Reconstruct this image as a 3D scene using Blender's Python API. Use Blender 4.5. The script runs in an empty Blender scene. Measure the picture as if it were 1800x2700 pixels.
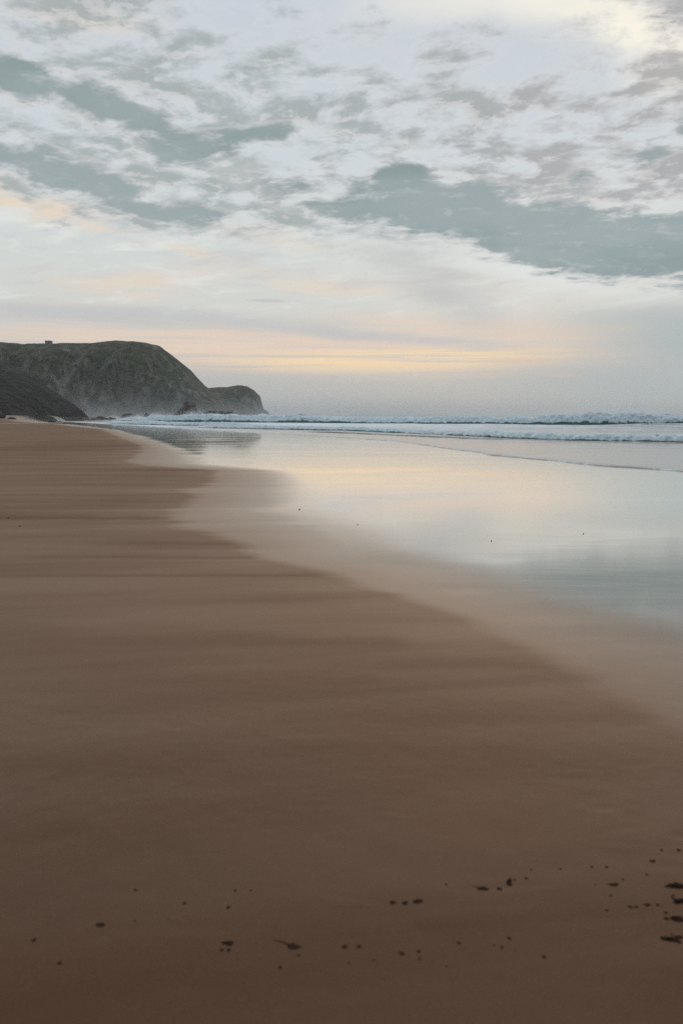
import bpy, bmesh, math, random
import numpy as np
from mathutils import Vector, Matrix

random.seed(7)
rng = np.random.default_rng(11)
S = bpy.context.scene
COL = S.collection
R = math.radians

# ------------------------------------------------------------------ camera
cam_d = bpy.data.cameras.new('camera')
cam = bpy.data.objects.new('camera', cam_d)
COL.objects.link(cam)
cam_d.sensor_fit = 'VERTICAL'
cam_d.sensor_height = 36.0
cam_d.sensor_width = 24.0
cam_d.lens = 28.0
cam_d.clip_start = 0.05
cam_d.clip_end = 20000
cam.location = (0, 0, 1.5)
cam.rotation_euler = (R(90) - math.atan(255 / 2100), 0, 0)
cam_d.dof.use_dof = True
cam_d.dof.focus_distance = 22
cam_d.dof.aperture_fstop = 2.8
S.camera = cam

# ------------------------------------------------------------------ render look
S.view_settings.view_transform = 'Standard'
S.view_settings.look = 'None'
S.view_settings.exposure = 0.08
S.view_settings.gamma = 1.0
S.view_settings.use_curve_mapping = False
S.render.engine = 'CYCLES'
S.cycles.max_bounces = 8
S.cycles.volume_bounces = 3
S.cycles.use_denoising = False


# ------------------------------------------------------------------ node helper
def lin(r, g, b):
    f = lambda c: (c / 255 / 12.92) if c / 255 <= 0.04045 else ((c / 255 + 0.055) / 1.055) ** 2.4
    return (f(r), f(g), f(b))


class NT:
    """thin wrapper that writes node graphs as expressions"""
    def __init__(self, tree):
        self.t = tree
        tree.nodes.clear()

    def n(self, kind, **props):
        nd = self.t.nodes.new(kind)
        for k, v in props.items():
            setattr(nd, k, v)
        return nd

    def put(self, sock, v):
        if isinstance(v, V):
            self.t.links.new(v.s, sock)
        elif isinstance(v, bpy.types.NodeSocket):
            self.t.links.new(v, sock)
        elif v is not None:
            if isinstance(v, (tuple, list)) and sock.type == 'RGBA' and len(v) == 3:
                v = (*v, 1.0)
            sock.default_value = v

    def m(self, op, a, b=None, c=None, clamp=False):
        nd = self.n('ShaderNodeMath', operation=op, use_clamp=clamp)
        self.put(nd.inputs[0], a)
        if b is not None: self.put(nd.inputs[1], b)
        if c is not None: self.put(nd.inputs[2], c)
        return V(self, nd.outputs[0])

    def xyz(self, x, y, z=0.0):
        nd = self.n('ShaderNodeCombineXYZ')
        for i, v in enumerate((x, y, z)): self.put(nd.inputs[i], v)
        return V(self, nd.outputs[0])

    def sep(self, v):
        nd = self.n('ShaderNodeSeparateXYZ')
        self.put(nd.inputs[0], v)
        return [V(self, o) for o in nd.outputs]

    def noise(self, vec, scale=1.0, detail=4.0, rough=0.5, dist=0.0, color=False, lac=2.0):
        nd = self.n('ShaderNodeTexNoise', noise_dimensions='3D')
        self.put(nd.inputs['Vector'], vec)
        nd.inputs['Scale'].default_value = scale
        nd.inputs['Detail'].default_value = detail
        nd.inputs['Roughness'].default_value = rough
        nd.inputs['Lacunarity'].default_value = lac
        nd.inputs['Distortion'].default_value = dist
        return V(self, nd.outputs['Color' if color else 'Fac'])

    def ss(self, v, lo, hi, a=0.0, b=1.0):
        nd = self.n('ShaderNodeMapRange', interpolation_type='SMOOTHSTEP')
        self.put(nd.inputs[0], v)
        self.put(nd.inputs[1], lo); self.put(nd.inputs[2], hi)
        self.put(nd.inputs[3], a); self.put(nd.inputs[4], b)
        return V(self, nd.outputs[0])

    def lr(self, v, lo, hi, a=0.0, b=1.0):
        nd = self.n('ShaderNodeMapRange')
        for i, q in enumerate((v, lo, hi, a, b)): self.put(nd.inputs[i], q)
        return V(self, nd.outputs[0])

    def mix(self, f, a, b, blend='MIX'):
        nd = self.n('ShaderNodeMix', data_type='RGBA', blend_type=blend)
        self.put(nd.inputs['Factor'], f)
        self.put([i for i in nd.inputs if i.name == 'A' and i.type == 'RGBA'][0], a)
        self.put([i for i in nd.inputs if i.name == 'B' and i.type == 'RGBA'][0], b)
        return V(self, [o for o in nd.outputs if o.type == 'RGBA'][0])

    def ramp(self, v, stops, interp='LINEAR'):
        nd = self.n('ShaderNodeValToRGB')
        cr = nd.color_ramp
        cr.interpolation = interp
        while len(cr.elements) < len(stops): cr.elements.new(0.5)
        for e, (p, c) in zip(cr.elements, stops):
            e.position = p
            e.color = (*c, 1)
        self.put(nd.inputs[0], v)
        return V(self, nd.outputs[0])

    def attr(self, name):
        nd = self.n('ShaderNodeAttribute', attribute_name=name)
        return V(self, nd.outputs['Fac'])

    def bump(self, h, strength, dist, normal=None):
        nd = self.n('ShaderNodeBump')
        self.put(nd.inputs['Height'], h)
        self.put(nd.inputs['Strength'], strength)
        nd.inputs['Distance'].default_value = dist
        if normal is not None: self.put(nd.inputs['Normal'], normal)
        return V(self, nd.outputs[0])


class V:
    def __init__(self, nt, s): self.nt, self.s = nt, s
    def __add__(self, o): return self.nt.m('ADD', self, o)
    __radd__ = __add__
    def __sub__(self, o): return self.nt.m('SUBTRACT', self, o)
    def __rsub__(self, o): return self.nt.m('SUBTRACT', o, self)
    def __mul__(self, o): return self.nt.m('MULTIPLY', self, o)
    __rmul__ = __mul__
    def __truediv__(self, o): return self.nt.m('DIVIDE', self, o)
    def __rtruediv__(self, o): return self.nt.m('DIVIDE', o, self)
    def max(self, o): return self.nt.m('MAXIMUM', self, o)
    def min(self, o): return self.nt.m('MINIMUM', self, o)
    def clamp(self): return self.nt.m('ADD', self, 0.0, clamp=True)


# ------------------------------------------------------------------ sky
SUN_AZ, SUN_EL = 0.2, 0.10        # azimuth from +Y towards +X, elevation (radians)
world = bpy.data.worlds.new('World')
S.world = world
world.use_nodes = True


def build_sky():
    k = NT(world.node_tree)
    tc = k.n('ShaderNodeTexCoord')
    d = V(k, tc.outputs['Generated'])
    x, y, z = k.sep(d)
    az = k.m('ARCTAN2', x, y)
    el = k.m('ARCSINE', z)
    h = z.max(0.0) + 0.13
    u, v = x / h, y / h                       # the cloud deck seen in perspective
    P = k.xyz(u, v, 0.0)
    # clear evening sky (Nishita) under a thin high veil
    sky = k.n('ShaderNodeTexSky', sky_type='NISHITA')
    sky.sun_disc = False
    sky.sun_elevation = SUN_EL
    sky.sun_rotation = SUN_AZ
    sky.dust_density = 2.0
    nis = k.mix(1.0, V(k, sky.outputs[0]), (0.022,) * 3, 'MULTIPLY')
    veil = k.ramp(k.lr(el, 0.0, 0.6), [
        (0.0, lin(172, 175, 172)), (0.075, lin(180, 180, 175)), (0.105, lin(190, 185, 180)), (0.15, lin(200, 196, 190)),
        (0.22, lin(211, 212, 205)), (0.36, lin(212, 219, 218)), (0.50, lin(206, 215, 221)), (0.68, lin(204, 211, 218)),
        (1.0, lin(190, 202, 222))])
    base = k.mix(0.92, nis, veil)

    # noise fields on the deck
    wv = k.noise(k.xyz(u, v, 3.1), 1.4, 4, 0.55, color=True)
    w1, w2, w3 = k.sep(wv)
    hz = k.ss(el, 0.05, 0.28)
    aw = az + (w1 - 0.5) * (0.05 + 0.14 * hz)
    ew = el + (w2 - 0.5) * (0.012 + 0.10 * hz)
    ud, vd = u + (w1 - 0.5) * 0.14, v + (w3 - 0.5) * 0.14
    cells = k.noise(k.xyz(ud * 1.05 + vd * 0.1, vd * 1.15, 1.7), 6.4, 8, 0.62, 0.15)
    clump = k.noise(k.xyz(ud * 0.7, vd, 6.2), 1.9, 4, 0.55, 0.2)
    lit = k.noise(k.xyz(ud * 1.05 + vd * 0.1 + 0.015, vd * 1.15 - 0.036, 1.7), 6.4, 8, 0.62, 0.15)
    big = k.noise(P, 0.3, 3, 0.5)
    rim = k.ss(lit - cells, 0.01, 0.08)        # sides that face the brighter west

    def blob(ca, ce, L, T, ang, soft=1.0, warp=True):
        """soft elliptical patch: centre azimuth, elevation, half length, half thickness (rad); ang down to the right"""
        A, E_ = (aw, ew) if warp else (az, el)
        c, s = math.cos(R(ang)), math.sin(R(ang))
        da, de = A - ca, E_ - ce
        p = (da * c - de * s) * (1 / L)
        q = (da * s + de * c) * (1 / T)
        r = k.m('SQRT', p * p + q * q)
        return k.ss(r, 1.0 + 0.45 * soft, 1.0 - 0.8 * soft)

    # ---- peach wisps, drawn out along the deck
    st = k.noise(k.xyz(az * 5.0 + el * 10.0, el * 60.0, 0.0), 1.0, 5, 0.55, 0.4)
    st2 = k.noise(k.xyz(az * 4.0 - el * 3.0, el * 190.0, 4.0), 1.0, 5, 0.6, 0.5)
    wisps = (blob(-0.36, 0.232, 0.13, 0.020, 12) + blob(-0.25, 0.150, 0.13, 0.018, -6) + blob(0.0, 0.158, 0.10, 0.012, 4)
             + blob(-0.20, 0.19, 0.14, 0.006, 11) * 0.7 + blob(0.20, 0.104, 0.18, 0.014, 5) * 0.9
             + blob(-0.12, 0.215, 0.16, 0.016, 6) * 0.6 + blob(0.26, 0.1, 0.1, 0.010, 2) * 0.8).clamp()
    base = k.mix(wisps * k.ss(st, 0.3, 0.65) * 0.9, base, lin(231, 208, 182))
    cir = k.noise(k.xyz(az * 7.0 + el * 24.0, el * 42.0 - az * 9.0, 2.0), 1.0, 6, 0.58, 0.6)
    band = k.ss(el, 0.09, 0.14) * k.ss(el, 0.27, 0.21)
    base = k.mix(band * k.ss(cir, 0.50, 0.66) * 0.7, base, lin(226, 227, 221))
    base = k.mix(band * k.ss(cir, 0.46, 0.32) * 0.6, base, lin(196, 194, 192))
    base = k.mix(blob(0.22, 0.17, 0.17, 0.018, 13, 1.2) * 0.8, base, lin(226, 229, 225))

    # ---- low glowing bank: stacked thin streaks above the haze
    glow = blob(0.04, 0.073, 0.30, 0.026, 1, 1.0) + blob(-0.22, 0.090, 0.26, 0.020, 0) * 0.8 + blob(0.16, 0.104, 0.18, 0.012, 4) * 0.8
    base = k.mix(glow.clamp() * k.ss(st2, 0.36, 0.54, 0.4, 1.0), base, lin(232, 203, 176))
    hot = blob(0.07, 0.068, 0.22, 0.014, -1, 0.9, False) + blob(0.19, 0.0785, 0.08, 0.003, 1, 0.9, False) * 0.9
    base = k.mix(hot.clamp() * k.ss(st2, 0.36, 0.52, 0.12, 1.0), base, lin(255, 218, 158))
    ember = blob(0.266, 0.0475, 0.026, 0.0026, 2, 0.9, False) + blob(0.183, 0.0495, 0.014, 0.0014, 1, 0.9, False) \
        + blob(0.21, 0.0655, 0.05, 0.0020, 0, 0.9, False)
    base = k.mix(ember.clamp() * 0.8, base, lin(242, 190, 148))

    # ---- lilac-grey stratus sheets near the horizon
    low = blob(-0.27, 0.114, 0.34, 0.014, 2) + blob(0.10, 0.090, 0.16, 0.008, 5) * 0.8 + blob(-0.09, 0.138, 0.024, 0.0022, 1, 0.8, False)
    base = k.mix(low.clamp() * k.ss(st, 0.25, 0.55) * 0.8, base, lin(184, 183, 184))
    rbank = blob(0.50, 0.088, 0.24, 0.034, 4) + blob(0.42, 0.04, 0.26, 0.040, 0) * 0.8
    base = k.mix(rbank.clamp() * 0.95, base, lin(157, 169, 169))
    smear = blob(0.12, 0.152, 0.085, 0.034, 36, 1.2)
    base = k.mix(smear * k.ss(st, 0.25, 0.6, 0.5, 1.0) * 0.9, base, lin(186, 185, 183))

    # ---- warm white brightness where the veil thins towards the upper right
    bright = blob(0.35, 0.405, 0.13, 0.034, 33, 1.2) + blob(0.16, 0.452, 0.18, 0.022, 0, 1.2) * 0.6 + blob(0.25, 0.435, 0.1, 0.03, 20, 1.2) * 0.6
    base = k.mix(bright.clamp() * k.ss(clump, 0.25, 0.6, 0.55, 1.0), base, lin(252, 245, 226))
    base = k.mix((blob(-0.29, 0.425, 0.07, 0.014, 2, 1.2) + blob(0.40, 0.44, 0.06, 0.02, 20, 1.2)).clamp() * 0.7, base, lin(234, 212, 190))

    # ---- mottled altocumulus all over the deck
    reg = (blob(-0.12, 0.31, 0.42, 0.10, 6, 1.2) + blob(0.22, 0.315, 0.38, 0.095, -2, 1.2) + blob(-0.24, 0.38, 0.2, 0.07, 0, 1.2)
           + blob(-0.05, 0.225, 0.3, 0.022, 6, 1.2) * 0.8).min(1.0)
    dens = (cells - 0.5) * 3.2 + (clump - 0.5) * 1.5 + (big - 0.5) * 0.3 + reg * 0.36 + 0.05
    dens = dens * k.ss(el, 0.16, 0.25)
    alto = k.ss(dens, -0.14, 0.58)
    warm = k.ss(az, -0.1, 0.35)
    acol = k.mix(k.ss(dens, 0.05, 0.7), k.mix(warm, lin(190, 196, 199), lin(195, 194, 195)), k.mix(warm, lin(162, 171, 171), lin(168, 168, 169)))
    base = k.mix(k.ss(dens, -0.2, 0.06) * (1.0 - alto) * 0.25, base, lin(216, 220, 222))
    base = k.mix(alto * 0.92, base, k.mix(rim * 0.4, acol, lin(218, 214, 211)))

    # ---- the dark stratocumulus banks
    dk = (blob(0.41, 0.178, 0.26, 0.044, 11) + blob(0.07, 0.258, 0.18, 0.027, 5) + blob(0.085, 0.288, 0.05, 0.03, 0)
          + blob(0.24, 0.212, 0.16, 0.036, 14)
          + blob(-0.31, 0.338, 0.13, 0.020, 20) + blob(-0.40, 0.385, 0.08, 0.028, 50) * 0.8 + blob(-0.145, 0.310, 0.12, 0.015, -8)
          + blob(-0.37, 0.278, 0.12, 0.019, 14) + blob(-0.22, 0.245, 0.14, 0.013, 10) * 0.7
          + blob(0.38, 0.305, 0.11, 0.018, -22) * 0.75).min(1.15)
    dk = dk * 0.82 + ((cells - 0.5) * 3.4 + (clump - 0.5) * 1.6) * k.ss(dk, 0.0, 0.35) * k.ss(dk, 1.15, 0.5, 0.55, 1.0) - 0.05
    dka = k.ss(dk, 0.0, 0.72)
    base = k.mix(k.ss(dk, -0.05, 0.12) * (1.0 - dka) * 0.25 * hz, base, lin(222, 221, 218))
    dcol = k.mix(k.ss(dk, 0.3, 0.8), lin(172, 178, 181), k.mix(k.ss(clump, 0.36, 0.62), lin(134, 150, 151), lin(152, 165, 166)))
    dcol = k.mix(k.ss(lit - cells, 0.04, 0.16) * 0.25, dcol, lin(200, 204, 204))
    base = k.mix(dka * 0.94, base, dcol)

    # towards the east (behind the lens) the dusk sky is duller; below the horizon: dark sea colour
    back = k.ss(y, -0.2, -0.9)
    base = k.mix(back * 0.5, base, lin(150, 160, 178))
    base = k.mix(k.ss(z, 0.0, -0.03), base, lin(120, 120, 116))
    bg = k.n('ShaderNodeBackground')
    k.put(bg.inputs[0], base)
    bg.inputs[1].default_value = 1.0
    out = k.n('ShaderNodeOutputWorld')
    k.t.links.new(bg.outputs[0], out.inputs[0])


build_sky()
world.cycles.sampling_method = 'MANUAL'
world.cycles.sample_map_resolution = 1024

# ------------------------------------------------------------------ sun (already veiled, very weak and broad)
sun_d = bpy.data.lights.new('sun', 'SUN')
sun_d.energy = 0.5
sun_d.angle = R(14)
sun_d.color = (1.0, 0.86, 0.70)
sun = bpy.data.objects.new('sun', sun_d)
COL.objects.link(sun)
sun.rotation_euler = Vector((-math.sin(SUN_AZ) * math.cos(R(52)), -math.cos(SUN_AZ) * math.cos(R(52)), -math.sin(R(52)))).to_track_quat('-Z', 'Y').to_euler()


# ------------------------------------------------------------------ numpy noise
def _hash(ix, iy, iz, seed):
    n = (ix * 374761393 + iy * 668265263 + iz * 2147483647 + seed * 974711) & 0xFFFFFFFF
    n = ((n ^ (n >> 13)) * 1274126177) & 0xFFFFFFFF
    n = n ^ (n >> 16)
    return (n & 0xFFFFFF) / float(0xFFFFFF)


def vnoise(x, y, z, seed=0):
    x, y, z = np.broadcast_arrays(np.asarray(x, float), np.asarray(y, float), np.asarray(z, float))
    ix, iy, iz = np.floor(x).astype(np.int64), np.floor(y).astype(np.int64), np.floor(z).astype(np.int64)
    fx, fy, fz = x - ix, y - iy, z - iz
    s = lambda t: t * t * t * (t * (t * 6 - 15) + 10)
    fx, fy, fz = s(fx), s(fy), s(fz)
    r = 0
    for a in (0, 1):
        for b in (0, 1):
            for c in (0, 1):
                w = (fx if a else 1 - fx) * (fy if b else 1 - fy) * (fz if c else 1 - fz)
                r = r + w * _hash(ix + a, iy + b, iz + c, seed)
    return r


def fbm(x, y, z=0.0, oct=5, gain=0.5, seed=0):
    t, a, n = 0, 1.0, 0
    f = 1.0
    for i in range(oct):
        t = t + a * vnoise(np.asarray(x) * f, np.asarray(y) * f, np.asarray(z) * f, seed + i * 17)
        n += a
        a *= gain
        f *= 2.03
    return t / n


def ridged(x, y, z=0.0, oct=4, seed=0):
    t, a, n, f = 0, 1.0, 0, 1.0
    for i in range(oct):
        t = t + a * (1 - np.abs(2 * vnoise(np.asarray(x) * f, np.asarray(y) * f, np.asarray(z) * f, seed + i * 13) - 1))
        n += a
        a *= 0.5
        f *= 2.1
    return t / n


def sstep(e0, e1, x):
    t = np.clip((x - e0) / (e1 - e0), 0, 1)
    return t * t * (3 - 2 * t)


# ------------------------------------------------------------------ mesh helpers
def grid_obj(name, X, Y, Z, mat, attrs=None, kind=None, smooth=True, parent=None):
    """(n, m) arrays of points -> one quad-sheet mesh object"""
    n, m = X.shape
    co = np.stack([X, Y, Z], -1).reshape(-1, 3).astype(np.float32)
    idx = np.arange(n * m).reshape(n, m)
    q = np.stack([idx[:-1, :-1], idx[:-1, 1:], idx[1:, 1:], idx[1:, :-1]], -1).reshape(-1, 4)
    me = bpy.data.meshes.new(name)
    me.vertices.add(len(co))
    me.vertices.foreach_set('co', co.ravel())
    me.loops.add(q.size)
    me.loops.foreach_set('vertex_index', q.ravel().astype(np.int32))
    me.polygons.add(len(q))
    me.polygons.foreach_set('loop_start', (np.arange(len(q)) * 4).astype(np.int32))
    if smooth: me.polygons.foreach_set('use_smooth', np.ones(len(q), bool))
    me.update()
    me.validate()
    for k_, a in (attrs or {}).items():
        at = me.attributes.new(k_, 'FLOAT', 'POINT')
        at.data.foreach_set('value', a.ravel().astype(np.float32))
    me.materials.append(mat)
    o = bpy.data.objects.new(name, me)
    COL.objects.link(o)
    if kind: o['kind'] = kind
    if parent: o.parent = parent
    return o


def tri_obj(name, verts, faces, mat, kind=None, smooth=False, parent=None):
    me = bpy.data.meshes.new(name)
    me.from_pydata([tuple(map(float, v)) for v in verts], [], [tuple(map(int, f)) for f in faces])
    me.update()
    if smooth: me.polygons.foreach_set('use_smooth', np.ones(len(me.polygons), bool))
    me.materials.append(mat)
    o = bpy.data.objects.new(name, me)
    COL.objects.link(o)
    if kind: o['kind'] = kind
    if parent: o.parent = parent
    return o


def tag(o, label, cat, group=None):
    o['label'] = label
    o['category'] = cat
    if group: o['group'] = group
    return o


def new_mat(name):
    m = bpy.data.materials.new(name)
    m.use_nodes = True
    return m, NT(m.node_tree)


def principled(k, out=True, **kw):
    p = k.n('ShaderNodeBsdfPrincipled')
    for a, v in kw.items(): k.put(p.inputs[a.replace('_', ' ')], v)
    if out:
        o = k.n('ShaderNodeOutputMaterial')
        k.t.links.new(p.outputs[0], o.inputs[0])
    return p


def pos(k):
    return V(k, k.n('ShaderNodeNewGeometry').outputs['Position'])


# ------------------------------------------------------------------ materials
def mat_sand():
    m, k = new_mat('wet_beach_sand')
    P = pos(k)
    x, y, z = k.sep(P)
    wet = k.attr('wet')
    dry = k.attr('dry')
    # drainage streaks: long across the view, thin along it
    s1 = k.noise(k.xyz(x * 0.16, y * 0.55 - x * 0.10, 0.0), 1.0, 3, 0.5, 0.5)
    s2 = k.noise(k.xyz(x * 0.30, y * 1.7 - x * 0.22, 5.0), 1.0, 4, 0.55, 0.6)
    s3 = k.noise(k.xyz(x * 0.8, y * 11.0, 9.0), 1.0, 3, 0.6)
    near_fade = k.ss(y, 4.0, 12.0, 0.3, 1.0)
    w = wet + ((s1 - 0.5) * 0.5 + (s2 - 0.5) * 0.45) * near_fade * k.ss(wet, 1.4, 0.5)
    film = (1.0 - 0.55 * dry * k.ss(wet, 0.6, 0.1)) * (k.ss(w, -0.9, 0.0) * 0.10 + k.ss(w, -0.14, 0.14) * 0.40 + k.ss(w, 0.05, 1.0) * 0.50)                  # damp sand -> thin film
    pool = k.ss(w + (s3 - 0.5) * 0.25 * k.ss(y, 26.0, 7.0), 0.7, 1.55)  # thin film -> standing water
    streak = k.ss((s1 * 0.6 + s2 * 0.4), 0.38, 0.62) * (1.0 - 0.9 * dry)
    grain = k.noise(P, 420.0, 2, 0.7)
    mott = k.noise(k.xyz(x * 0.7, y * 1.6, 2.0), 1.0, 4, 0.55)
    col = k.mix(mott, (0.054, 0.020, 0.0095), (0.082, 0.033, 0.0175))
    col = k.mix(streak * 0.35 * (1.0 - film), col, (0.088, 0.044, 0.028))
    col = k.mix(k.ss(grain, 0.38, 0.66) * 0.6 * (1.0 - film), col, (0.13, 0.08, 0.05))
    rough = 0.60 - 0.10 * streak * (1.0 - 0.3 * pool) - 0.02 * pool + (s3 - 0.5) * 0.16 * pool * k.ss(y, 40.0, 12.0) - film * 0.27 - pool * 0.195
    soft = k.noise(k.xyz(x * 0.5, y * 1.4, 8.0), 1.0, 3, 0.5)
    ripple = k.noise(k.xyz(x * 0.8, y * 7.0, 1.0), 1.0, 3, 0.5)
    b0 = k.bump(grain, 0.35 * (1.0 - film), 0.0018)
    b1 = k.bump(soft, 0.25 * (1.0 - film), 0.02, b0)
    b2 = k.bump(ripple, 0.05 * film * (1.0 - 0.3 * pool) * k.ss(y, 26.0, 7.0), 0.004, b1)
    # wet sand: brown grains under a water film; light that bounces between wet grains keeps some of their colour
    df = k.n('ShaderNodeBsdfDiffuse')
    k.put(df.inputs['Color'], col); k.put(df.inputs['Normal'], b1)
    gl = k.n('ShaderNodeBsdfGlossy')
    k.put(gl.inputs['Color'], k.mix(pool, k.mix(film, (1.0, 0.79, 0.60), (1.0, 0.90, 0.79)), (1.0, 0.99, 0.96)))
    k.put(gl.inputs['Roughness'], rough); k.put(gl.inputs['Normal'], b2)
    fr = k.n('ShaderNodeFresnel')
    k.put(fr.inputs['IOR'], 1.18 + streak * 0.10 + film * 0.50)
    k.put(fr.inputs['Normal'], b2)
    fac = (V(k, fr.outputs[0]) * (1.0 + 0.15 * film + 0.50 * pool)).min(0.128 + 0.055 * streak - 0.03 * dry + film * 0.36 + pool * 0.6)
    mx = k.n('ShaderNodeMixShader')
    k.put(mx.inputs[0], fac)
    k.t.links.new(df.outputs[0], mx.inputs[1]); k.t.links.new(gl.outputs[0], mx.inputs[2])
    out = k.n('ShaderNodeOutputMaterial')
    k.t.links.new(mx.outputs[0], out.inputs[0])
    return m


def mat_sea():
    m, k = new_mat('sea_water')
    P = pos(k)
    x, y, z = k.sep(P)
    foam = k.attr('foam')
    milk = k.attr('milk')
    n1 = k.noise(k.xyz(x * 0.25, y * 0.5, z), 1.0, 6, 0.62, 0.6)
    n2 = k.noise(k.xyz(x * 1.3, y * 2.2, z * 2.0), 1.0, 5, 0.6, 0.4)
    f = k.ss(foam + (n1 - 0.5) * 1.0 + (n2 - 0.5) * 0.5, 0.38, 0.72)
    wcol = k.mix(milk, (0.030, 0.075, 0.072), (0.50, 0.45, 0.40))
    fcol = k.mix(n2, (0.62, 0.72, 0.74), (0.80, 0.84, 0.84))
    col = k.mix(f, wcol, fcol)
    h = k.noise(k.xyz(x * 0.8, y * 1.6, z), 1.0, 5, 0.6)
    b = k.bump(h, 0.35 - 0.30 * milk, 0.05)
    b = k.bump(n2, f * 0.6, 0.10, b)
    p = principled(k, Base_Color=col, Roughness=k.lr(f, 0, 1, 0.16, 0.75), Normal=b)
    p.inputs['IOR'].default_value = 1.33
    return m


def mat_foam():
    m, k = new_mat('surf_foam')
    P = pos(k)
    x, y, z = k.sep(P)
    foam = k.attr('foam')
    n1 = k.noise(P, 0.55, 5, 0.65, 0.5)
    n2 = k.noise(P, 2.4, 5, 0.65)
    f = k.ss(foam + (n1 - 0.5) * 1.1 + (n2 - 0.5) * 0.6, 0.36, 0.66)
    fcol = k.mix(k.ss(n2, 0.3, 0.7), (0.42, 0.56, 0.58), (0.74, 0.80, 0.80))
    col = k.mix(f, (0.030, 0.085, 0.078), fcol)
    b = k.bump(n2, 0.8, 0.25)
    principled(k, Base_Color=col, Roughness=k.lr(f, 0, 1, 0.12, 0.8), Normal=b)
    return m


def mat_cliff(name, green, rock, dark, red=0.0):
    m, k = new_mat(name)
    P = pos(k)
    g = k.n('ShaderNodeNewGeometry')
    nz = k.sep(V(k, g.outputs['Normal']))[2]
    x, y, z = k.sep(P)
    n1 = k.noise(P, 0.035, 6, 0.6, 0.4)
    n2 = k.noise(k.xyz(x * 0.13, y * 0.13, z * 0.025), 1.0, 5, 0.6, 0.5)
    n3 = k.noise(P, 0.14, 5, 0.55)
    veg = k.ss(nz + (n1 - 0.5) * 2.4 + (n3 - 0.5) * 0.8, 0.48, 0.86)
    rk = k.mix(k.ss(n2, 0.36, 0.64), dark, rock)  # upright dark streaks in the rock colour stand in for shading in creases
    vg = k.mix(k.ss(n3, 0.35, 0.65), green, tuple(c * 0.45 for c in green))
    col = k.mix(veg, rk, vg)
    if red: col = k.mix(k.ss(n1 + (n3 - 0.5) * 0.3, 0.56, 0.7) * red, col, (0.10, 0.050, 0.036))
    b = k.bump(n3, 0.8, 2.0)
    b = k.bump(n2, 0.9, 4.0, b)
    principled(k, Base_Color=col, Roughness=0.95, Normal=b)
    return m


def mat_simple(name, c0, c1, scale, rough=0.7, bump=0.02, spec=0.5):
    m, k = new_mat(name)
    P = V(k, k.n('ShaderNodeTexCoord').outputs['Object'])
    n = k.noise(P, scale, 5, 0.6)
    b = k.bump(n, 0.7, bump)
    p = principled(k, Base_Color=k.mix(k.ss(n, 0.3, 0.7), c0, c1), Roughness=rough, Normal=b)
    p.inputs['Specular IOR Level'].default_value = spec
    return m


M_SAND, M_SEA, M_FOAM = mat_sand(), mat_sea(), mat_foam()
M_CLIFF = mat_cliff('headland_cliff', (0.050, 0.060, 0.024), (0.150, 0.146, 0.108), (0.028, 0.031, 0.024))
M_BLUFF = mat_cliff('scrub_bluff', (0.014, 0.016, 0.009), (0.024, 0.021, 0.016), (0.008, 0.008, 0.006), 0.3)
M_ROCK = mat_simple('sea_rock', (0.022, 0.018, 0.016), (0.075, 0.058, 0.048), 0.25, 0.8, 0.5)
M_ROCK_RED = mat_simple('rusty_rock', (0.030, 0.022, 0.018), (0.13, 0.085, 0.055), 0.14, 0.85, 0.6)
M_WEED = mat_simple('dark_seaweed', (0.014, 0.007, 0.004), (0.032, 0.018, 0.011), 60.0, 0.95, 0.003, 0.08)
M_WEED_BROWN = mat_simple('brown_seaweed', (0.026, 0.013, 0.007), (0.050, 0.028, 0.016), 60.0, 0.95, 0.003, 0.08)
M_PEBBLE = mat_simple('dark_pebble', (0.020, 0.011, 0.007), (0.045, 0.027, 0.018), 40.0, 0.85, 0.002, 0.1)
M_HUTWALL = mat_simple('hut_render', (0.22, 0.23, 0.21), (0.32, 0.32, 0.30), 0.8, 0.9, 0.01)
M_HUTROOF = mat_simple('hut_roof', (0.05, 0.06, 0.055), (0.09, 0.10, 0.09), 1.0, 0.9, 0.01)
M_DARK = mat_simple('dark_opening', (0.01, 0.012, 0.012), (0.02, 0.02, 0.02), 1.0, 0.6, 0.005)
m_, k_ = new_mat('spray_drops')
_d = k_.n('ShaderNodeBsdfDiffuse'); _d.inputs[0].default_value = (0.85, 0.88, 0.88, 1)
_t = k_.n('ShaderNodeBsdfTranslucent'); _t.inputs[0].default_value = (0.85, 0.88, 0.88, 1)
_a = k_.n('ShaderNodeMixShader'); _a.inputs[0].default_value = 0.5
k_.t.links.new(_d.outputs[0], _a.inputs[1]); k_.t.links.new(_t.outputs[0], _a.inputs[2])
_o = k_.n('ShaderNodeOutputMaterial'); k_.t.links.new(_a.outputs[0], _o.inputs[0])
M_SPRAY = m_

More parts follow.
